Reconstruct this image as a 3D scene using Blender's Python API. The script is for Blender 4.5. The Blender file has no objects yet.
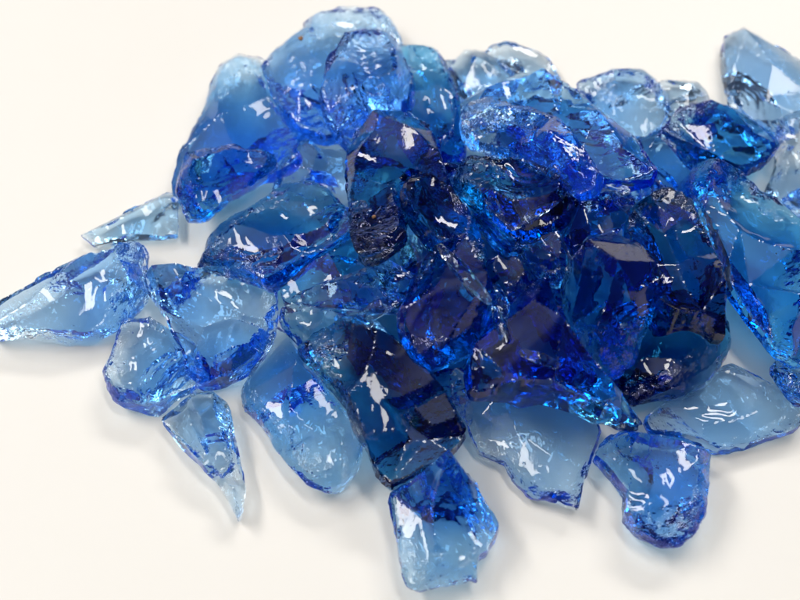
import bpy, bmesh, math, random
import numpy as np
from mathutils import Vector, Matrix
from mathutils.geometry import delaunay_2d_cdt

# ------------------------------------------------------------------ scale and camera
S = 0.0003                    # metres per working unit (one unit is about one photo pixel on the table)
D = 1300.0                    # camera distance in working units
TILT = math.radians(30)       # camera leans this much from straight down
scene = bpy.context.scene
col = scene.collection
camP = np.array([0.0, -D*math.sin(TILT), D*math.cos(TILT)])
fwd = np.array([0.0, math.sin(TILT), -math.cos(TILT)])
upv = np.array([0.0, math.cos(TILT), math.sin(TILT)])
rgt = np.array([1.0, 0.0, 0.0])

def ray(px, py):
    d = rgt*(px-400) + upv*(300-py) + fwd*D
    return d/np.linalg.norm(d)
def hit(px, py, p0, n):
    d = ray(px, py)
    t = np.dot(np.array(p0)-camP, n)/np.dot(d, n)
    return camP + d*t

# ------------------------------------------------------------------ small noise library
def vnoise(p, seed):
    p = np.asarray(p); i = np.floor(p).astype(np.int64); f = p-i
    f = f*f*(3-2*f); out = 0
    for dx in (0, 1):
        for dy in (0, 1):
            h = ((i[:, 0]+dx)*374761393 + (i[:, 1]+dy)*668265263 + seed*1274126177) & 0xffffffff
            h = ((h ^ (h >> 13))*1103515245) & 0xffffffff
            h = ((h ^ (h >> 16)) & 0xffff)/65535.0*2-1
            out = out + h*(f[:, 0] if dx else 1-f[:, 0])*(f[:, 1] if dy else 1-f[:, 1])
    return out
def fbm(p, seed, octs=4, gain=.5):
    a, s, o = 1.0, 0, np.asarray(p, float)
    for k in range(octs):
        s = s + a*vnoise(o, seed+k*17); a *= gain
        o = o*2.03 + 11.7
    return s

def inside(poly, pts):
    x, y = pts[:, 0], pts[:, 1]; c = np.zeros(len(pts), bool); n = len(poly)
    for i in range(n):
        x1, y1 = poly[i]; x2, y2 = poly[(i+1) % n]
        m = ((y1 > y) != (y2 > y))
        if y1 != y2:
            c ^= m & (x < (x2-x1)*(y-y1)/(y2-y1)+x1)
    return c
def edge_dist(poly, pts):
    d = np.full(len(pts), 1e9)
    for i in range(len(poly)):
        a = poly[i]; b = poly[(i+1) % len(poly)]; ab = b-a
        t = np.clip(((pts-a)@ab)/max(ab@ab, 1e-9), 0, 1)
        q = pts-(a+t[:, None]*ab)
        d = np.minimum(d, np.hypot(q[:, 0], q[:, 1]))
    return d

def tin(poly, rimh, ipts, ih, q):
    """height on a coarse faceted surface through the outline and the inner points"""
    c = [Vector((float(a), float(b))) for a, b in poly] + [Vector((float(a), float(b))) for a, b in ipts]
    n = len(poly)
    r = delaunay_2d_cdt(c, [(i, (i+1) % n) for i in range(n)], [], 1, 1e-4)
    V = np.array([[v.x, v.y] for v in r[0]]); H = np.zeros(len(V))
    src = list(rimh)+list(ih)
    for i, o in enumerate(r[3]):
        H[i] = src[o[0]] if o else np.mean(rimh)
    out = np.full(len(q), np.nan)
    for f in r[2]:
        if len(f) != 3: continue
        a, b, cc = V[f[0]], V[f[1]], V[f[2]]
        den = (b[1]-cc[1])*(a[0]-cc[0])+(cc[0]-b[0])*(a[1]-cc[1])
        if abs(den) < 1e-9: continue
        w0 = ((b[1]-cc[1])*(q[:, 0]-cc[0])+(cc[0]-b[0])*(q[:, 1]-cc[1]))/den
        w1 = ((cc[1]-a[1])*(q[:, 0]-cc[0])+(a[0]-cc[0])*(q[:, 1]-cc[1]))/den
        w2 = 1-w0-w1
        m = (w0 > -1e-6) & (w1 > -1e-6) & (w2 > -1e-6)
        out[m] = w0[m]*H[f[0]]+w1[m]*H[f[1]]+w2[m]*H[f[2]]
    bad = np.isnan(out)
    if bad.any():
        P = np.array(poly)
        dd = np.hypot(q[bad][:, None, 0]-P[None, :, 0], q[bad][:, None, 1]-P[None, :, 1])
        out[bad] = np.array(rimh)[dd.argmin(1)]
    return out

# ------------------------------------------------------------------ materials
def glass_mat(name, k, green=.5, blue=.9, rough=.02, pit=1.0, wave=1.0, spin=0, streaks=1.0):
    m = bpy.data.materials.new(name); m.use_nodes = True
    nt = m.node_tree; N = nt.nodes; L = nt.links; N.clear()
    out = N.new('ShaderNodeOutputMaterial')
    p = N.new('ShaderNodeBsdfPrincipled')
    p.inputs['Base Color'].default_value = (1, 1, 1, 1)
    p.inputs['IOR'].default_value = 1.48
    p.inputs['Transmission Weight'].default_value = 1
    tc = N.new('ShaderNodeTexCoord')
    at = N.new('ShaderNodeAttribute'); at.attribute_name = 'fracture'
    mr = N.new('ShaderNodeMapRange'); mr.inputs['To Min'].default_value = rough; mr.inputs['To Max'].default_value = .05
    L.new(at.outputs['Fac'], mr.inputs['Value'])
    L.new(mr.outputs[0], p.inputs['Roughness'])
    def noise(size, detail, dist=0):
        n = N.new('ShaderNodeTexNoise'); n.inputs['Scale'].default_value = 1/(size*S)
        n.inputs['Detail'].default_value = detail; n.inputs['Distortion'].default_value = dist
        L.new(tc.outputs['Object'], n.inputs['Vector']); return n
    def math_(op, a, b):
        n = N.new('ShaderNodeMath'); n.operation = op
        for i, v in enumerate((a, b)):
            if isinstance(v, (int, float)): n.inputs[i].default_value = v
            else: L.new(v, n.inputs[i])
        return n.outputs[0]
    n1 = noise(26, 2, .6)            # broad waviness of the skin
    n2 = noise(7, 3)                 # crumbly fracture
    v = N.new('ShaderNodeTexVoronoi'); v.inputs['Scale'].default_value = 1/(4.5*S)
    L.new(tc.outputs['Object'], v.inputs['Vector'])
    pits = math_('SUBTRACT', 1.0, math_('MINIMUM', math_('MULTIPLY', v.outputs['Distance'], 2.6), 1.0))
    pits = math_('MULTIPLY', pits, .6)
    crumb = math_('MULTIPLY', math_('ADD', math_('MULTIPLY', n2.outputs['Fac'], 1.8), pits), at.outputs['Fac'])
    crumb = math_('MULTIPLY', crumb, pit)
    # drawn-out streaks of the fracture
    mp = N.new('ShaderNodeMapping'); mp.inputs['Rotation'].default_value = (0, 0, spin); mp.inputs['Scale'].default_value = (1, .22, 1)
    L.new(tc.outputs['Object'], mp.inputs['Vector'])
    n3 = N.new('ShaderNodeTexNoise'); n3.inputs['Scale'].default_value = 1/(9*S); n3.inputs['Detail'].default_value = 5; n3.inputs['Distortion'].default_value = .5
    L.new(mp.outputs[0], n3.inputs['Vector'])
    # ripples sit in patches, with smooth skin between them
    n4 = noise(40, 1)
    pm = N.new('ShaderNodeMapRange'); pm.inputs['From Min'].default_value = .50; pm.inputs['From Max'].default_value = .68
    L.new(n4.outputs['Fac'], pm.inputs['Value'])
    streak = math_('MULTIPLY', math_('MULTIPLY', n3.outputs['Fac'], 1.8*streaks), pm.outputs[0])
    # a few bubbles and chips all over
    v2 = N.new('ShaderNodeTexVoronoi'); v2.inputs['Scale'].default_value = 1/(21*S)
    L.new(tc.outputs['Object'], v2.inputs['Vector'])
    chip = math_('SUBTRACT', 1.0, math_('MINIMUM', math_('MULTIPLY', v2.outputs['Distance'], 7.5), 1.0))
    tot = math_('ADD', crumb, math_('ADD', math_('MULTIPLY', n1.outputs['Fac'], 0.12*wave), math_('MULTIPLY', chip, .2)))
    b = N.new('ShaderNodeBump'); b.inputs['Strength'].default_value = 1; b.inputs['Distance'].default_value = S
    tot = math_('ADD', tot, streak)
    L.new(tot, b.inputs['Height']); L.new(b.outputs[0], p.inputs['Normal'])
    va = N.new('ShaderNodeVolumeAbsorption')
    va.inputs['Color'].default_value = (0, green, blue, 1)
    va.inputs['Density'].default_value = k/S
    L.new(p.outputs[0], out.inputs['Surface']); L.new(va.outputs[0], out.inputs['Volume'])
    return m

TONES = {  # absorption per working unit, green and blue kept
    'clear': (.011, .54, .98), 'pale': (.016, .55, .98), 'light': (.023, .565, .98),
    'mid': (.036, .59, .97), 'deep': (.060, .635, .905), 'dark': (.092, .655, .86),
}

# ------------------------------------------------------------------ the pile
CELL = 4.0; GX, GY = 320, 320
HF = np.zeros((GX, GY))
def gidx(x, y):
    return (np.clip(((x+640)/CELL).astype(int), 0, GX-1), np.clip(((y+640)/CELL).astype(int), 0, GY-1))

GROUP = 'blue glass shards in the heap'

def simplify(P, eps):
    # straight breaks between true corners
    P = [np.array(p, float) for p in P]
    def dp(a):
        if len(a) < 3: return a
        d = a[-1]-a[0]; L_ = max(np.hypot(*d), 1e-6)
        ds = [abs(d[0]*(p[1]-a[0][1])-d[1]*(p[0]-a[0][0]))/L_ for p in a]
        k = int(np.argmax(ds))
        if ds[k] < eps: return [a[0], a[-1]]
        return dp(a[:k+1])[:-1]+dp(a[k:])
    c = sum(P)/len(P); i = int(np.argmax([np.hypot(*(p-c)) for p in P])); P = P[i:]+P[:i]
    j = int(np.argmax([np.hypot(*(p-P[0])) for p in P]))
    return dp(P[:j+1])[:-1]+dp(P[j:]+[P[0]])[:-1]

def shard(outline, T, tone, label, ipts=(), seed=0, rim=.95, scoops=3, rough=.6, side=None, tilt=.8, sink=70,
          wave=1.0, ripple=.18, pit=1.0, cuts=0, nplanes=3, wall=1.0, streaks=.15, frost=0.0):
    rng = random.Random(seed*7919+13)
    px = np.array(simplify(outline, 2.6 if len(outline) > 8 else .5), float)
    cpx = px.mean(0)
    T = T*1.36
    hb = T*.42                                    # depth below the mid sheet
    ht = T*.58
    if tone in ('deep', 'dark'): hb = T*.62
    n = np.array([0., 0., 1.]); p0 = np.array([0., 0., hb])
    for it in range(4):
        W = np.array([hit(a, b, p0, n) for a, b in px])
        x0, y0 = W[:, 0].min(), W[:, 1].min(); x1, y1 = W[:, 0].max(), W[:, 1].max()
        gx, gy = np.meshgrid(np.arange(x0, x1, CELL), np.arange(y0, y1, CELL))
        g = np.stack([gx.ravel(), gy.ravel()], 1); g = g[inside(W[:, :2], g)]
        if len(g) < 6: break
        gi = gidx(g[:, 0], g[:, 1]); h = HF[gi]
        A = np.c_[g, np.ones(len(g))]
        c, *_ = np.linalg.lstsq(A, h, rcond=None)
        sl = c[:2]*tilt; m = np.hypot(*sl)
        if m > .5: sl = sl*.5/m
        cen = g.mean(0)
        e = h - (g-cen)@sl
        base = np.percentile(e, sink)*.94
        base = max(base, 0.0)
        n = np.array([-sl[0], -sl[1], 1.0]); n /= np.linalg.norm(n)
        p0 = np.array([cen[0], cen[1], base+hb])
    W = np.array([hit(a, b, p0, n) for a, b in px])
    O = hit(cpx[0], cpx[1], p0, n)
    u = np.array([1., 0, 0]) - n[0]*n; u /= np.linalg.norm(u); v = np.cross(n, u)
    def loc(w): return np.array([(w-O)@u, (w-O)@v])
    poly = np.array([loc(w) for w in W])
    # make counter-clockwise
    area = np.sum(poly[:, 0]*np.roll(poly[:, 1], -1)-np.roll(poly[:, 0], -1)*poly[:, 1])
    if area < 0: poly = poly[::-1]
    size = math.sqrt(abs(area)/2)
    # rim heights: a steep broken wall on one side, thin edges elsewhere
    if side is None: side = rng.uniform(-math.pi, math.pi)
    else: side = math.radians(side)
    s2 = side + rng.uniform(-2.2, 2.2)
    pa = np.arctan2(poly[:, 1], poly[:, 0])
    # both faces are a few broad break planes that meet in crisp ridges and run out to the rim
    def planes(H, k, a0, seed_, offs=(-.1, .45), ends=(.12, .5)):
        rg = random.Random(seed_); out = [(rg.uniform(0, 6.28), rg.uniform(0, .12)*H/size*2, rg.uniform(0, .1)*size)]
        for j in range(k):
            a = a0+6.283*j/max(k, 1)+rg.uniform(-.6, .6)
            ext = (poly[:, 0]*math.cos(a)+poly[:, 1]*math.sin(a)).max()
            off = min(rg.uniform(*offs)*size, ext*.7)
            out.append((a, (1-rg.uniform(*ends))*H/(ext-off), off))
        return out
    def roof(P, pl, H, low):
        h = np.full(len(P), H*1.05)
        for a, sl_, off in pl:
            h = np.minimum(h, H+sl_*(off-(P[:, 0]*math.cos(a)+P[:, 1]*math.sin(a))))
        return np.maximum(h, H*low)
    if len(ipts): rim = rim*.55
    plt = planes(ht, nplanes, side+math.pi, seed*53+1)
    keel = tone in ('deep', 'dark')
    plb = planes(hb, 2, s2, seed*53+2, (-.15, .12) if keel else (.1, .55), (.02, .3))
    cor = []                                       # sharp corners taper out thin
    for i in range(len(poly)):
        p_, q_ = poly[i-1]-poly[i], poly[(i+1) % len(poly)]-poly[i]
        an = math.degrees(math.acos(max(-1, min(1, float(p_@q_)/max(np.linalg.norm(p_)*np.linalg.norm(q_), 1e-6)))))
        cor.append(min(1.0, max(.12, (an-35)/85)))
    cor = [(cor[i-1]*.25+cor[i]*.5+cor[(i+1) % len(cor)]*.25) if cor[i] > .5 else cor[i] for i in range(len(cor))]
    rimt = [v_*rng.uniform(.85, 1.0)*c_ for v_, c_ in zip(roof(poly, plt, ht, .14)*rim, cor)]
    rimb = [v_*rng.uniform(.85, 1.0)*c_ for v_, c_ in zip(roof(poly, plb, hb, .05)*.9, cor)]
    tg = np.roll(poly, -1, 0)-np.roll(poly, 1, 0); tg /= np.maximum(np.hypot(tg[:, 0], tg[:, 1]), 1e-6)[:, None]
    ny = -tg[:, 0]
    # the traced edge is what shows: the lower edge of a wall that faces the viewer, the upper edge of one that does not
    poly = poly.copy()
    poly[:, 1] -= ny*np.where(ny < 0, np.array(rimb), np.array(rimt))*.36
    # finer, chipped outline
    ring = []
    step = 2.6
    for i in range(len(poly)):
        a, b = poly[i], poly[(i+1) % len(poly)]; k = max(1, int(round(np.linalg.norm(b-a)/step)))
        for j in range(k): ring.append(a+(b-a)*j/k)
    ring = np.array(ring)
    tg = np.roll(ring, -1, 0)-np.roll(ring, 1, 0); tg /= np.maximum(np.hypot(tg[:, 0], tg[:, 1]), 1e-6)[:, None]
    nr = np.stack([tg[:, 1], -tg[:, 0]], 1)
    ring2 = (np.roll(ring, 1, 0)+2*ring+np.roll(ring, -1, 0))/4
    ring = ring2 + nr*(fbm(ring/8.0, seed+5, 3)*(.35+.5*rough))[:, None]
    # inner sample points
    g = 1.9
    x0, y0 = ring.min(0); x1, y1 = ring.max(0)
    rows = []
    for j, yy in enumerate(np.arange(y0, y1, g*.87)):
        xs = np.arange(x0, x1, g) + (g/2 if j % 2 else 0)
        rows.append(np.stack([xs, np.full(len(xs), yy)], 1))
    pts = np.concatenate(rows); nrng = np.random.RandomState(seed+1)
    pts = pts + nrng.uniform(-.35, .35, pts.shape)
    pts = pts[inside(ring, pts)]; pts = pts[edge_dist(ring, pts) > g*.55]
    allp = [Vector((float(a), float(b))) for a, b in ring] + [Vector((float(a), float(b))) for a, b in pts]
    nR = len(ring)
    r = delaunay_2d_cdt(allp, [(i, (i+1) % nR) for i in range(nR)], [], 1, 1e-5)
    V2 = np.array([[q.x, q.y] for q in r[0]]); F = [tuple(f) for f in r[2]]
    omap = {}
    for i, o in enumerate(r[3]):
        for q in o: omap[q] = i
    dist = edge_dist(ring, V2)
    # coarse heights
    ip = []; ih = []
    if len(ipts):
        for a, b, hh in ipts:
            ip.append(loc(hit(a, b, p0, n))); ih.append((1+(hh-1)*1.35)*ht*1.05)
    if len(ipts):
        top = tin(poly, rimt, ip, ih, V2)
    else:
        top = roof(V2, plt, ht, .14)
    bot = roof(V2, plb, hb, .05)
    # conchoidal scoops: shell-like bowls with faint concentric ripples
    def scoop(h, H, k, sd):
        rg = random.Random(sd)
        for _ in range(k):
            i = rg.randrange(len(poly)); c = poly[i]*rg.uniform(.5, 1.05)
            R = size*rg.uniform(.45, 1.1); dep = H*rg.uniform(.25, .6)
            d2 = (V2[:, 0]-c[0])**2+(V2[:, 1]-c[1])**2
            d = np.sqrt(d2)
            lv = H*rg.uniform(.15, .45)
            surf = lv + (H*1.1)*(d/R)**2 + ripple*np.clip(vnoise(V2/22, sd+3)+.4, 0, 1)*np.sin(d/rg.uniform(1.0, 2.2)+vnoise(V2/12, sd)*2.5)
            h = np.minimum(h, np.maximum(surf, H*.05))
        return h
    # flat break planes that bevel the rim
    def cut(h, H, k, sd):
        rg = random.Random(sd); a0 = rg.uniform(0, 6.28)
        for j in range(k):
            a = a0+6.283*j/k+rg.uniform(-.5, .5); dv = np.array([math.cos(a), math.sin(a)])
            s_ = V2@dv; m = s_.max(); lv = H*rg.uniform(.05, .45); wd = size*rg.uniform(.3, .75)
            h = np.minimum(h, lv+(m-s_)*(H*1.0-lv)/wd)
        return h
    top = cut(top, ht, max(0, cuts-len(ipts)), seed*37+5)
    bot = cut(bot, hb, 1, seed*37+6)
    top = scoop(top, ht, max(0, scoops-1), seed*31+1)
    bot = scoop(bot, hb, 1, seed*31+2)
    # flake scars: shallow shells with crisp borders that overlap, mostly towards the broken side
    def scars(h, k, sd, amp):
        rg = random.Random(sd); dl = np.zeros(nv0)
        for _ in range(k):
            c = V2[rg.randrange(nv0)]
            if rg.random() < .85:
                a = side+rg.gauss(0, .8); c = np.array([math.cos(a), math.sin(a)])*size*rg.uniform(.35, 1.0)
            r_ = size*rg.uniform(.16, .42); e_ = rg.uniform(1, 1.9); th = rg.uniform(0, 3.14)
            q = V2-c; x_ = q[:, 0]*math.cos(th)+q[:, 1]*math.sin(th); y_ = -q[:, 0]*math.sin(th)+q[:, 1]*math.cos(th)
            d = np.sqrt(x_**2+(y_*e_)**2)/r_
            dd = amp*r_*rg.uniform(.10, .2)*(1-d*d)
            ph = np.sin(d*r_/rg.uniform(.9, 1.6))*.12*np.clip(d*1.3, 0, 1)
            dl = np.maximum(dl, np.where(d < 1, dd+ph, 0))
        return h-dl
    nv0 = len(V2)
    pj = V2[:, 0]*math.cos(side)+V2[:, 1]*math.sin(side)
    lobe = .5+.5*np.clip(pj/max(1e-6, pj.max()), -1, 1)
    if scoops > 0:
        top = scars(top, int(rough*(3+size/18)), seed*41+3, .8)
        bot = scars(bot, 3+int(size/25), seed*41+4, .8)
    # steep broken wall that follows the rim on the rough side
    if wall > 0:
        lb = np.clip(lobe+.2*vnoise(V2/26, seed+91), 0, 1)
        dn = np.maximum(0, dist+fbm(V2/7, seed+92, 2)*1.6)
        top = np.minimum(top, ht*.10+dn*(2.3-.5*wall)+np.clip(.62-lb, 0, 1)*ht*4)
    # fracture mask: crumbly bands along parts of the rim
    bw = (ht/2.1+size*.10*rough)*np.clip((lobe-.56+.1*vnoise(V2/20, seed+93))*5, 0, 1)*min(1, rough+.35)*(1+.6*fbm(V2/13, seed+9, 3))
    fr = np.clip((bw-dist)/3.0+.3, 0, 1)
    patch = np.clip((fbm(V2/24, seed+21, 3)-.75+.25*rough)*5, 0, 1)*min(1, rough+.2)
    fr = np.maximum(fr, patch*frost)*min(1.0, .4+rough)
    if rough <= 0: fr = fr*0
    crumb = fbm(V2/5.0, seed+33, 2)*.7*fr + fbm(V2/11, seed+34, 2)*1.1*fr
    top = top + crumb*pit + fbm(V2/40, seed+3, 1)*.3
    frb = np.clip((size*.22-dist)/4, 0, 1)*min(1, rough)
    bot = bot + fbm(V2/40, seed+4, 1)*.3 + fbm(V2/5, seed+35, 2)*.9*frb
    top = np.maximum(top, ht*.08); bot = np.maximum(bot, hb*.08)
    # light smoothing of the ridges
    nv = len(V2)
    E = set()
    for f in F:
        for i in range(3):
            a, b = f[i], f[(i+1) % 3]; E.add((min(a, b), max(a, b)))
    E = np.array(list(E))
    for _ in range(1):
        for arr in (top, bot):
            s = np.zeros(nv); cn = np.zeros(nv)
            np.add.at(s, E[:, 0], arr[E[:, 1]]); np.add.at(s, E[:, 1], arr[E[:, 0]])
            np.add.at(cn, E[:, 0], 1); np.add.at(cn, E[:, 1], 1)
            arr[:] = arr*.68+.32*s/np.maximum(cn, 1)
    # vertices
    ringid = [omap[i] for i in range(nR)]
    V = [(*V2[i], top[i]) for i in range(nv)] + [(*V2[i], -bot[i]) for i in range(nv)]
    fr_v = list(fr)+list(frb*.9)
    faces = []
    for f in F:
        a, b, c = f
        cr = (V2[b][0]-V2[a][0])*(V2[c][1]-V2[a][1])-(V2[c][0]-V2[a][0])*(V2[b][1]-V2[a][1])
        if cr < 0: a, b, c = a, c, b
        faces.append((a, b, c)); faces.append((nv+a, nv+c, nv+b))
    # side wall with two belts
    rn = nr
    belts = [ringid]
    hr = size*.06
    for bi, tt in enumerate((.33, .67)):
        ids = []
        off = fbm(ring/5.5, seed+50+bi, 3)*.9*(.3+rough) + hr*np.sin(math.pi*tt)*(vnoise(ring/30, seed+77)+.15)
        for q in range(nR):
            i = ringid[q]; z = top[i]*(1-tt)-bot[i]*tt
            p = V2[i]+rn[q]*off[q]
            ids.append(len(V)); V.append((p[0], p[1], z)); fr_v.append(min(1, rough*1.1)*(.5+.5*math.cos(math.atan2(p[1], p[0])-side)) if rough > 0 else 0)
        belts.append(ids)
    belts.append([nv+i for i in ringid])
    for A_, B_ in zip(belts[:-1], belts[1:]):
        for q in range(nR):
            w = (q+1) % nR
            faces.append((A_[q], B_[q], B_[w], A_[w]))
    V = np.array(V)
    me = bpy.data.meshes.new('glass_shard')
    me.from_pydata([tuple(p*S) for p in V], [], faces); me.update()
    a = me.attributes.new('fracture', 'FLOAT', 'POINT')
    a.data.foreach_set('value', np.array(fr_v, np.float32))
    me.polygons.foreach_set('use_smooth', [True]*len(me.polygons))
    me.set_sharp_from_angle(angle=math.radians(12))
    ob = bpy.data.objects.new('glass_shard', me); col.objects.link(ob)
    M = Matrix(((u[0], v[0], n[0], O[0]*S), (u[1], v[1], n[1], O[1]*S), (u[2], v[2], n[2], O[2]*S), (0, 0, 0, 1)))
    ob.matrix_world = M
    k, gr, bl = TONES[tone]
    me.materials.append(glass_mat('blue_glass_'+tone, k, gr, bl, pit=pit, wave=wave, spin=rng.uniform(0, 3.1), streaks=streaks))
    ob['label'] = label; ob['category'] = 'glass shard'; ob['group'] = GROUP
    # update the pile surface
    Wt = O + V2[:, :1]*u + V2[:, 1:]*v + top[:, None]*n
    gi = gidx(Wt[:, 0], Wt[:, 1])
    np.maximum.at(HF, gi, Wt[:, 2])
    return ob, (O, u, v, n)

#SHARDS
def W_(s): return [tuple(map(float, t.split(','))) for t in s.split()]
SH = []
def add(out, T, tone, label, ip='', **kw):
    SH.append((W_(out), T, tone, label, W_(ip), kw))

# ---- lying on the table, outside of the heap or under it
add('-14,322 0,303 32,286 75,265 110,250 128,243 140,242 146,254 143,272 149,298 138,312 118,328 95,337 60,341 20,339 -10,336',
    42, 'light', 'long pale blue shard with a navy right end, pointing out at the left edge', '30,312,.6 75,290,1 110,270,1.2 135,255,1.25 132,290,.95 90,315,.55 60,325,.5', side=0, rough=.8)
add('81,236 100,226 130,212 152,202 168,193 177,197 180,215 178,236 160,241 130,240 110,246 94,247',
    19, 'mid', 'small slender pale shard just above the long shard at the left edge', '100,236,1.0 135,225,1.2 165,214,1.2', side=60, rough=.1, wall=0)
add('161,421 167,415 188,398 200,394 218,397 227,403 233,424 239,457 243,493 242,511 237,518 230,509 221,487 203,472 185,451 170,434',
    34, 'light', 'thin clear triangular sliver with a blue central spine, pointing down at lower left', '208,400,1.5 215,430,1.5 224,460,1.4 234,500,1.1 190,425,.2 228,430,.25 205,455,.2 235,470,.3', side=0, rough=.25)
add('243,388 252,370 262,350 275,325 290,335 310,370 335,400 355,425 362,445 359,465 351,480 340,490 327,492 312,484 290,463 269,436 255,413 245,402',
    42, 'mid', 'pointed blue shard with dark serrated lower edges, left of the big navy slab', '300,380,1.0 310,400,1.3 316,430,1.3 316,465,1.1 285,410,.6 345,430,.6 340,462,.5', side=-130, rough=.7)
add('393,495 407,487 430,472 450,457 460,468 477,490 487,510 498,530 495,543 487,557 477,563 477,583 472,587 440,590 420,595 410,587 400,560 398,537 397,517',
    46, 'mid', 'blue chunk with a ridge down its middle, lowest shard at the bottom of the photo', '447,472,1.3 457,520,1.35 462,575,1.1 420,520,.55 430,560,.5 480,530,.55', side=-100, rough=.6, seed=105)
add('466,405 480,385 510,375 550,380 585,400 599,433 596,447 588,462 587,475 584,493 578,512 560,507 533,494 515,481 506,467 492,462 479,455 468,435',
    28, 'light', 'broad pale translucent shard with a dark notch on its lower left edge, below the heap', '500,400,1 545,420,.6 560,460,1.1 520,450,.65 575,440,.9 530,480,.8', side=-120, rough=.35, wave=.6)
add('593,458 604,443 626,431 655,434 685,440 710,455 708,487 705,513 695,535 677,548 662,548 641,539 626,517 626,495 608,477',
    48, 'mid', 'bright blue wedge with a crumbly glittering lower half, lowest shard at the bottom right', '630,455,.6 655,460,1.25 650,500,1.15 660,530,.9 690,470,1.2 682,510,.9', side=-60, rough=1)
add('646,420 652,411 677,394 707,381 721,367 730,364 743,370 769,383 790,385 808,392 806,420 794,436 776,440 750,449 717,455 700,446 670,438 650,432',
    30, 'light', 'wide pale clear shard with wavy surface, just above the bright blue wedge', '700,410,.9 740,395,1 770,415,.7', side=-20, rough=.3)
add('484,55 492,48 506,45 522,48 537,52 550,60 557,70 561,82 545,92 520,88 500,75',
    26, 'pale', 'pale frosty shard at the very back, right of the top centre', '520,62,.9', rough=.2)
add('444,61 456,60 465,50 480,51 500,60 513,70 520,80 512,98 490,110 470,108 458,98 450,78',
    30, 'light', 'whitish blue shard at the back between the textured navy lobe and the frosty shard', '478,68,.9 495,85,.8', rough=.3)
add('655,86 663,80 680,80 697,84 706,92 710,103 704,115 690,122 672,122 662,115',
    26, 'pale', 'small plain light blue shard at the back, behind the upper right heap', '685,95,.9', rough=.1)
add('723,38 732,31 744,28 765,42 800,64 816,80 818,130 795,140 780,148 770,150 752,124 732,103 726,88 723,62',
    32, 'pale', 'tall pale shard with a dark peaked tip at the upper right corner', '740,45,1 765,80,1.1 760,110,.7 795,100,.9', side=140, rough=.25, scoops=0, seed=112)
add('779,120 790,113 812,108 818,212 802,222 788,212 774,200 770,188 776,165 777,140',
    34, 'pale', 'upright pale shard cut by the right edge of the photo, with a dark left rim', '795,150,1 795,185,.8', side=180, rough=.4)
add('172,191 180,158 197,127 207,105 210,85 221,65 237,57 252,59 265,66 275,90 288,120 298,142 300,165 280,180 240,182 195,196',
    48, 'mid', 'bright blue shard with a rounded crest at the upper left of the heap', '235,85,.9 250,115,1.1 215,135,.7 270,145,.8', side=110, rough=.5)
add('105,371 112,356 119,337 124,318 130,316 151,317 169,326 182,335 200,350 205,375 195,393 185,399 173,404 155,414 140,413 118,408 109,393',
    38, 'light', 'rippled pale blue shard with a purple crumbly left rim, at the left of the heap', '135,340,.9 150,370,1.1 175,365,.9 140,395,.7', side=190, rough=.6, ripple=.9)
# ---- lower layer of the heap
add('260,68 275,50 290,37 304,30 308,18 322,12 340,7 356,7 366,10 380,10 392,22 402,42 400,70 385,105 360,135 325,145 300,140 285,125 272,105 266,85',
    52, 'light', 'large shard with a dark rim and a brown speck, highest of the heap', '300,60,.8 335,35,1 300,110,.7 350,90,1', side=110, rough=.8, frost=.6)
add('576,84 590,76 611,70 628,72 644,70 655,84 667,95 670,112 660,130 645,145 625,142 606,125 590,110 578,98',
    34, 'light', 'pebbled grey blue shard at the back with a whitish face', '610,85,1 640,95,.9 625,120,.8', side=90, rough=.5, frost=1.0, seed=117)
add('270,195 283,165 296,145 306,138 320,148 340,150 362,152 365,185 350,215 325,215 295,205',
    34, 'light', 'clear pyramid tip peeping out between the dark chunk and the blue heap at left', '306,150,1 330,185,.9', rough=.15)
add('634,142 660,133 681,140 700,155 712,175 712,210 700,235 670,225 645,215 625,205 620,180 632,160',
    40, 'mid', 'smooth medium blue shard lying between the two tall shards at upper right', '665,165,.9 680,195,1', rough=.2)
add('280,290 300,262 335,238 362,236 395,245 400,275 380,300 340,318 300,312 285,305',
    38, 'deep', 'dark blue wedge under the bubble streaked shard, left of the heap centre', '330,275,1', rough=.3)
add('283,305 305,300 345,300 365,316 350,340 325,355 305,358 290,340 281,322',
    30, 'mid', 'small bright blue piece showing just left of the big navy shard tip', '320,320,.9', rough=.3)
add('397,46 407,45 422,46 437,51 445,62 450,78 458,95 461,120 466,150 462,190 440,195 420,165 400,140 398,110 402,80',
    46, 'deep', 'deep blue shard with a dark knobbly head, right of the large rippled one', '425,65,1 430,100,.8 440,140,1', side=90, rough=.7)
add('686,182 690,170 700,162 712,160 737,170 758,190 775,196 790,212 808,235 816,300 812,375 792,368 772,352 760,338 745,315 728,296 722,270 711,243 698,210 688,195',
    52, 'deep', 'long curving blue shard with a dark crest, running down the right side of the heap', '700,178,1.1 730,200,1.2 760,215,1.2 795,260,1.15 790,320,1.15 775,345,.95 730,240,.75 745,290,.45 765,320,.45', side=60, rough=.6)
add('770,370 778,356 795,358 814,362 818,399 800,398 785,389',
    26, 'mid', 'small blue fragment at the right edge beneath the long curving shard', '795,375,.9', rough=.5)
add('430,170 460,165 500,185 520,215 530,260 510,300 470,320 430,300 415,250 418,200',
    40, 'deep', 'buried dark shard under the heap centre, seen through the pieces above', rough=.3, seed=301)
add('520,190 570,190 620,200 640,240 620,290 580,320 540,310 515,270 508,225',
    38, 'deep', 'buried blue shard under the right of the heap centre, below the round dark one', rough=.3, seed=302)
add('360,300 410,290 455,310 480,350 470,395 430,410 390,385 360,345',
    36, 'deep', 'buried blue shard between the big navy shard and the pyramid shard', rough=.3, seed=303)
add('500,120 540,110 600,130 630,160 630,200 590,215 540,205 505,175',
    36, 'deep', 'buried shard beneath the long blue slab at the back of the heap', rough=.3, seed=304)
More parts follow.
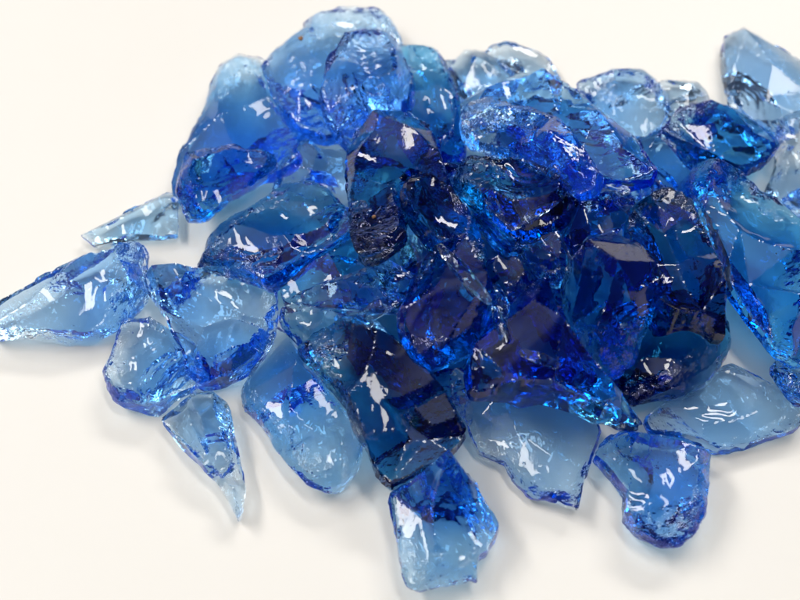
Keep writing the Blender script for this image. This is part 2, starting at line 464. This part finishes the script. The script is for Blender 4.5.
add('615,383 622,350 650,320 680,310 712,314 727,328 730,340 727,355 707,378 681,392 650,402 633,407 622,398',
    46, 'dark', 'indigo shard at the lower right, under the arched black blue one', '660,345,1 695,340,1 670,375,.7', side=-60, rough=.4)
add('449,375 456,367 466,376 474,398 470,425 460,414 452,398',
    18, 'clear', 'tiny clear rough flake at the left end of the broad pale shard', '461,395,1', rough=.8)
add('372,215 400,200 430,215 450,250 445,290 420,310 385,300 366,265',
    34, 'deep', 'buried shard under the dark drop and the nearly black oval one', rough=.2, seed=305)
# ---- middle layer
add('330,60 345,32 365,26 385,30 397,42 403,60 413,80 412,105 408,118 395,124 372,130 364,155 352,152 338,138 325,118 320,92',
    40, 'light', 'shell rippled pale blue shard with white streaks, upper left of the heap top', '360,48,1 385,75,1 350,100,.9 375,110,.8', side=100, rough=.6, ripple=1.2, frost=1.0)
add('183,165 186,152 195,147 210,147 222,144 236,141 245,147 262,148 276,155 277,168 265,185 250,192 230,203 215,213 202,223 190,221 180,205 176,192 180,178',
    44, 'deep', 'dark knobbly shard with a white glint, at the left shoulder of the heap', '200,165,.9 225,165,1.1 255,165,.9 205,205,.7', side=150, rough=.8)
add('460,108 470,98 490,90 510,80 522,74 541,77 565,85 590,103 612,121 632,138 645,155 655,172 650,183 625,186 600,185 575,180 550,160 520,140 490,138 465,128',
    40, 'mid', 'long smooth blue slab with a pitted upper ridge and pointed right end, at the back', '490,105,.8 545,92,1 600,135,1 625,160,.6 560,130,.7', side=80, rough=.2, scoops=1, streaks=0)
add('660,132 670,118 684,108 709,103 730,108 751,124 768,142 774,155 762,168 747,174 735,170 712,164 695,152 678,142',
    38, 'deep', 'dark edged shard with a sparkling white patch, below the tall pale corner shard', '690,118,1 720,130,1 745,148,.8', side=120, rough=.7)
add('200,268 209,240 220,226 232,216 265,197 287,184 310,181 328,190 347,212 355,232 335,250 305,266 285,282 268,290 250,280 225,272',
    42, 'deep', 'elongated blue shard covered in rows of tiny bubbles, left of the heap centre', '240,235,.9 290,205,1.1 320,215,1 265,262,.7', side=150, rough=1, pit=1.2, frost=1.0)
add('144,284 146,276 155,271 195,269 227,266 248,270 274,280 280,286 275,311 272,337 264,361 248,376 222,383 201,390 189,380 177,350 166,318 151,295',
    40, 'light', 'clear cup shaped shard with thick glassy edges and a flat frosted top, at left', '160,284,1.1 195,282,1.15 240,280,1.15 268,295,1.2 262,345,1.15 230,368,1.0 200,374,.95 205,330,.4 235,320,.45 182,310,.8', side=30, rough=.3, wave=.7, frost=1.0)
add('350,205 352,172 357,150 364,130 385,119 410,113 422,124 435,140 443,160 446,188 425,182 412,176 403,185 398,200 397,217 401,236 389,252 370,262 356,256 351,235',
    46, 'dark', 'drop shaped navy shard hanging down left of the heap centre, with a brown speck', '385,140,1 400,155,1 375,190,.8 375,235,1', side=-90, rough=.9)
add('288,302 300,290 337,278 360,268 385,260 412,276 416,296 405,318 380,316 345,311 305,307',
    28, 'mid', 'flat clear blue blade with a bright glint, just above the big navy shard', '320,295,.9 360,288,.9 390,290,.8', rough=.2)
add('455,190 457,168 468,157 500,156 530,160 555,172 574,185 578,200 568,222 550,240 530,250 510,243 492,228 470,208',
    48, 'dark', 'dark shard with bright silver ribs, in the middle of the heap below the frosted block', '485,175,1 530,180,1.1 550,205,.9 510,215,.9', side=160, rough=.6, ripple=.8)
add('565,240 570,215 577,200 598,188 625,190 634,205 630,225 614,240 590,248 570,266',
    32, 'deep', 'dark piece with a cream glint, squeezed above the round dark shard', '600,208,1', rough=.5)
add('514,242 530,235 557,226 566,240 572,262 566,290 548,292 530,275 520,262',
    30, 'deep', 'narrow glittering shard left of the round dark shard', '542,250,1 552,272,.8', rough=.6)
add('625,232 625,214 639,203 660,205 680,212 695,221 703,235 709,249 716,265 723,280 726,305 726,335 700,335 672,325 655,305 640,280 628,255',
    54, 'dark', 'arched black blue shard with a crumbly outer edge, right of the round dark one', '640,215,1 665,220,1.2 695,240,1.25 708,275,1.25 712,310,1.05 660,245,.5 675,280,.5 690,310,.55', side=40, rough=.8)
# ---- upper layer
add('460,116 470,104 492,98 510,106 530,106 555,118 575,135 590,155 599,178 596,192 582,200 560,192 540,176 510,165 488,160 470,152 461,135',
    36, 'mid', 'frosted pale textured block on top of the heap, right of centre at the back', '480,118,.9 520,122,1.1 560,145,1 580,178,.8 510,145,.8', side=140, rough=.75, frost=1.0)
add('297,350 302,342 330,327 342,317 357,316 377,322 400,342 425,367 445,392 458,412 467,430 463,440 450,458 423,473 397,490 390,492 373,473 366,450 358,434 348,418 330,395 315,380 305,365',
    54, 'dark', 'big navy slab with a rectangular glint, leaning at the front of the heap', '322,345,1.3 345,385,1.3 372,425,1.15 360,345,1.1 412,372,1.2 445,410,.95 400,418,.35 410,442,.3 428,442,.4', side=170, rough=.6)
add('402,190 407,180 420,172 430,178 452,195 465,210 477,230 486,255 482,270 474,280 452,262 435,246 415,225 405,207',
    36, 'dark', 'nearly black oval shard with sparkling rim, above the pyramid shard', '425,190,1 450,220,1.1 465,250,1', side=30, rough=1)
add('485,262 500,252 520,256 534,275 546,292 538,306 522,322 506,334 494,315 488,288',
    34, 'deep', 'small dark blue faceted piece right of the pyramid shard', '512,280,1.1 515,305,.8', rough=.4)
add('401,310 418,277 437,244 446,250 462,266 479,287 505,316 500,345 470,364 437,375 418,358 405,338',
    46, 'deep', 'pyramid shaped shard with a sharp clear peak, at the centre of the heap', '440,252,1.3 452,300,1.6 420,300,.7 485,312,.8 437,350,.55 470,345,.6', side=-90, rough=.35, cuts=0, scoops=1, rim=.5, wall=0)
add('465,372 470,350 482,335 500,320 515,298 528,286 540,288 552,308 563,335 580,360 602,382 620,397 633,413 642,426 637,432 615,427 598,430 575,420 548,405 520,398 490,396 472,398 466,385',
    56, 'deep', 'large smooth blue shard tapering to a point at lower right, over the broad pale one', '530,305,1.1 515,335,1.25 540,352,1.3 575,385,1.05 610,410,.8 500,380,.5 550,392,.5 590,412,.45', side=60, rough=.15, wall=0)
add('563,310 562,287 572,260 590,238 614,232 642,244 660,263 669,284 660,305 648,325 640,340 633,363 615,381 600,380 582,356 571,335',
    54, 'deep', 'round dark blue shard with bright cyan lower edge, right of the heap centre', '600,255,1.25 630,275,1.25 585,300,.8 615,310,.9 645,300,.95 600,350,1.1 630,335,.6', side=-100, rough=.7, scoops=1)

# splinters caught between the big pieces
add('436,246 441,244 462,262 480,284 493,302 489,306 470,290 450,268', 9, 'clear', 'long thin clear splinter along the right edge of the pyramid shard', rough=0, cuts=0, scoops=0, wall=0)
add('505,226 522,215 546,203 560,201 552,210 532,222 512,232', 10, 'light', 'bright curved splinter lying over the silver ribbed shard', rough=.1, cuts=0, scoops=1, wall=0)
add('490,290 497,284 505,300 507,322 502,340 495,325', 12, 'mid', 'upright narrow splinter just right of the pyramid shard', rough=.2, cuts=0, scoops=1, wall=0)
add('470,215 478,210 500,222 514,238 520,254 508,258 492,246', 16, 'mid', 'blue faceted splinter between the nearly black oval and the silver ribbed shard', rough=.1, cuts=0, scoops=1, wall=0)
add('520,348 545,352 562,364 556,370 535,364 518,356', 9, 'mid', 'small glinting flake on the large smooth blue shard', rough=.1, cuts=0, scoops=1, wall=0)
add('352,318 372,300 395,292 402,300 388,314 366,326', 12, 'mid', 'short blue splinter at the upper edge of the big navy slab', rough=.2, cuts=0, scoops=1, wall=0)

made = []
for i, (o, T, tone, lab, ip, kw) in enumerate(SH):
    kw = dict(kw); sd = kw.pop('seed', i+1)
    made.append(shard(o, T, tone, lab, ip, seed=sd, **kw))

# two brown specks of dirt fused into the skin of their shards
def speck(px, py, r, label_start):
    for ob, _ in made:
        if not ob['label'].startswith(label_start): continue
        inv = ob.matrix_world.inverted()
        o_ = inv @ Vector(camP*S); d_ = (inv.to_3x3() @ Vector(ray(px, py))).normalized()
        ok, p, nn, _i = ob.ray_cast(o_, d_)
        if not ok: return
        bm = bmesh.new(); bmesh.ops.create_icosphere(bm, subdivisions=2, radius=r*S)
        rg = random.Random(int(px))
        for v_ in bm.verts: v_.co *= rg.uniform(.7, 1.25); v_.co.z *= .7
        me = bpy.data.meshes.new('brown_speck'); bm.to_mesh(me); bm.free()
        m = bpy.data.materials.new('brown_dirt'); m.use_nodes = True
        q = m.node_tree.nodes['Principled BSDF']; q.inputs['Roughness'].default_value = .7
        nz = m.node_tree.nodes.new('ShaderNodeTexNoise'); nz.inputs['Scale'].default_value = 2500
        rp = m.node_tree.nodes.new('ShaderNodeValToRGB'); rp.color_ramp.elements[0].color = (.10, .04, .02, 1); rp.color_ramp.elements[1].color = (.42, .22, .09, 1)
        m.node_tree.links.new(nz.outputs['Fac'], rp.inputs[0]); m.node_tree.links.new(rp.outputs[0], q.inputs['Base Color'])
        me.materials.append(m)
        c_ = bpy.data.objects.new('brown_speck', me); col.objects.link(c_); c_.parent = ob
        c_.location = p + nn*(r*.25*S)
bpy.context.view_layer.update()
speck(301, 39, 2.6, 'large shard with a dark rim')
speck(374, 217, 2.0, 'drop shaped navy')

# ------------------------------------------------------------------ table
def plain_mat(name, colr, rough, bump=0):
    m = bpy.data.materials.new(name); m.use_nodes = True
    p = m.node_tree.nodes['Principled BSDF']; N = m.node_tree.nodes; L = m.node_tree.links
    p.inputs['Roughness'].default_value = rough
    tc = N.new('ShaderNodeTexCoord'); n = N.new('ShaderNodeTexNoise'); n.inputs['Scale'].default_value = 14; n.inputs['Detail'].default_value = 5
    L.new(tc.outputs['Object'], n.inputs['Vector'])
    r = N.new('ShaderNodeValToRGB'); r.color_ramp.elements[0].position = .3; r.color_ramp.elements[1].position = .7
    r.color_ramp.elements[0].color = tuple(c*.985 for c in colr)+(1,); r.color_ramp.elements[1].color = tuple(colr)+(1,)
    L.new(n.outputs['Fac'], r.inputs[0]); L.new(r.outputs[0], p.inputs['Base Color'])
    return m
me = bpy.data.meshes.new('table_surface')
h = 1.6
me.from_pydata([(-h, -h, 0), (h, -h, 0), (h, h, 0), (-h, h, 0)], [], [(0, 1, 2, 3)])
me.materials.append(plain_mat('white_surface', (.84, .815, .775), .5))
tb = bpy.data.objects.new('table_surface', me); col.objects.link(tb)
tb['kind'] = 'structure'; tb['label'] = 'plain warm white surface under the glass'

# ------------------------------------------------------------------ light: room glow and ceiling panels
w = bpy.data.worlds.new('World'); scene.world = w; w.use_nodes = True
wn = w.node_tree.nodes; wl = w.node_tree.links
bg = wn['Background']
gc = wn.new('ShaderNodeTexCoord'); dt = wn.new('ShaderNodeVectorMath'); dt.operation = 'DOT_PRODUCT'
ax = Vector((-.45, .05, .85)).normalized(); dt.inputs[1].default_value = ax
wl.new(gc.outputs['Generated'], dt.inputs[0])
cr = wn.new('ShaderNodeValToRGB'); cr.color_ramp.elements[0].position = .35; cr.color_ramp.elements[0].color = (.03, .035, .05, 1)
cr.color_ramp.elements[1].position = .92; cr.color_ramp.elements[1].color = (.92, .955, 1.0, 1)
e_ = cr.color_ramp.elements.new(.72); e_.color = (.15, .158, .17, 1)      # dim room, bright ceiling above and beyond the pile
wl.new(dt.outputs['Value'], cr.inputs[0]); wl.new(cr.outputs[0], bg.inputs['Color']); bg.inputs['Strength'].default_value = 1.12
def lamp(x, y, z, sx, sy, power, rot=0):
    l = bpy.data.lights.new('ceiling_light', 'AREA'); l.shape = 'RECTANGLE'; l.size = sx; l.size_y = sy; l.energy = power
    l.color = (1, .955, .885)
    o = bpy.data.objects.new('ceiling_light', l); col.objects.link(o); o.location = (x, y, z)
    d = Vector((0, 0, 0))-o.location; o.rotation_euler = d.to_track_quat('-Z', 'Y').to_euler()
    o.rotation_euler.rotate_axis('Z', rot)
    return o
lamp(-1.2, .5, 1.6, 1.25, .3, 24, .5)
lamp(.8, 1.6, 1.6, 1.25, .3, 25, .2)
lamp(.5, .1, 2.0, 1.2, .24, 14, .4)

# ------------------------------------------------------------------ camera
cd = bpy.data.cameras.new('camera'); cam = bpy.data.objects.new('camera', cd); col.objects.link(cam); scene.camera = cam
cam.matrix_world = Matrix(((rgt[0], upv[0], -fwd[0], camP[0]*S), (rgt[1], upv[1], -fwd[1], camP[1]*S), (rgt[2], upv[2], -fwd[2], camP[2]*S), (0, 0, 0, 1)))
cd.sensor_width = 36; cd.lens = 36*D/800; cd.clip_start = .01; cd.clip_end = 50
cd.dof.use_dof = True
cd.dof.focus_distance = (D-75)*S; cd.dof.aperture_fstop = 10

scene.view_settings.view_transform = 'Standard'; scene.view_settings.look = 'None'
scene.view_settings.exposure = -.23; scene.view_settings.gamma = 1
c = scene.cycles
c.use_denoising = True
c.use_adaptive_sampling = True; c.adaptive_threshold = .03; c.adaptive_min_samples = 24
c.max_bounces = 15; c.transmission_bounces = 15; c.glossy_bounces = 12; c.diffuse_bounces = 4; c.volume_bounces = 0; c.transparent_max_bounces = 8
c.caustics_reflective = True; c.caustics_refractive = True; c.blur_glossy = .6; c.sample_clamp_indirect = 90
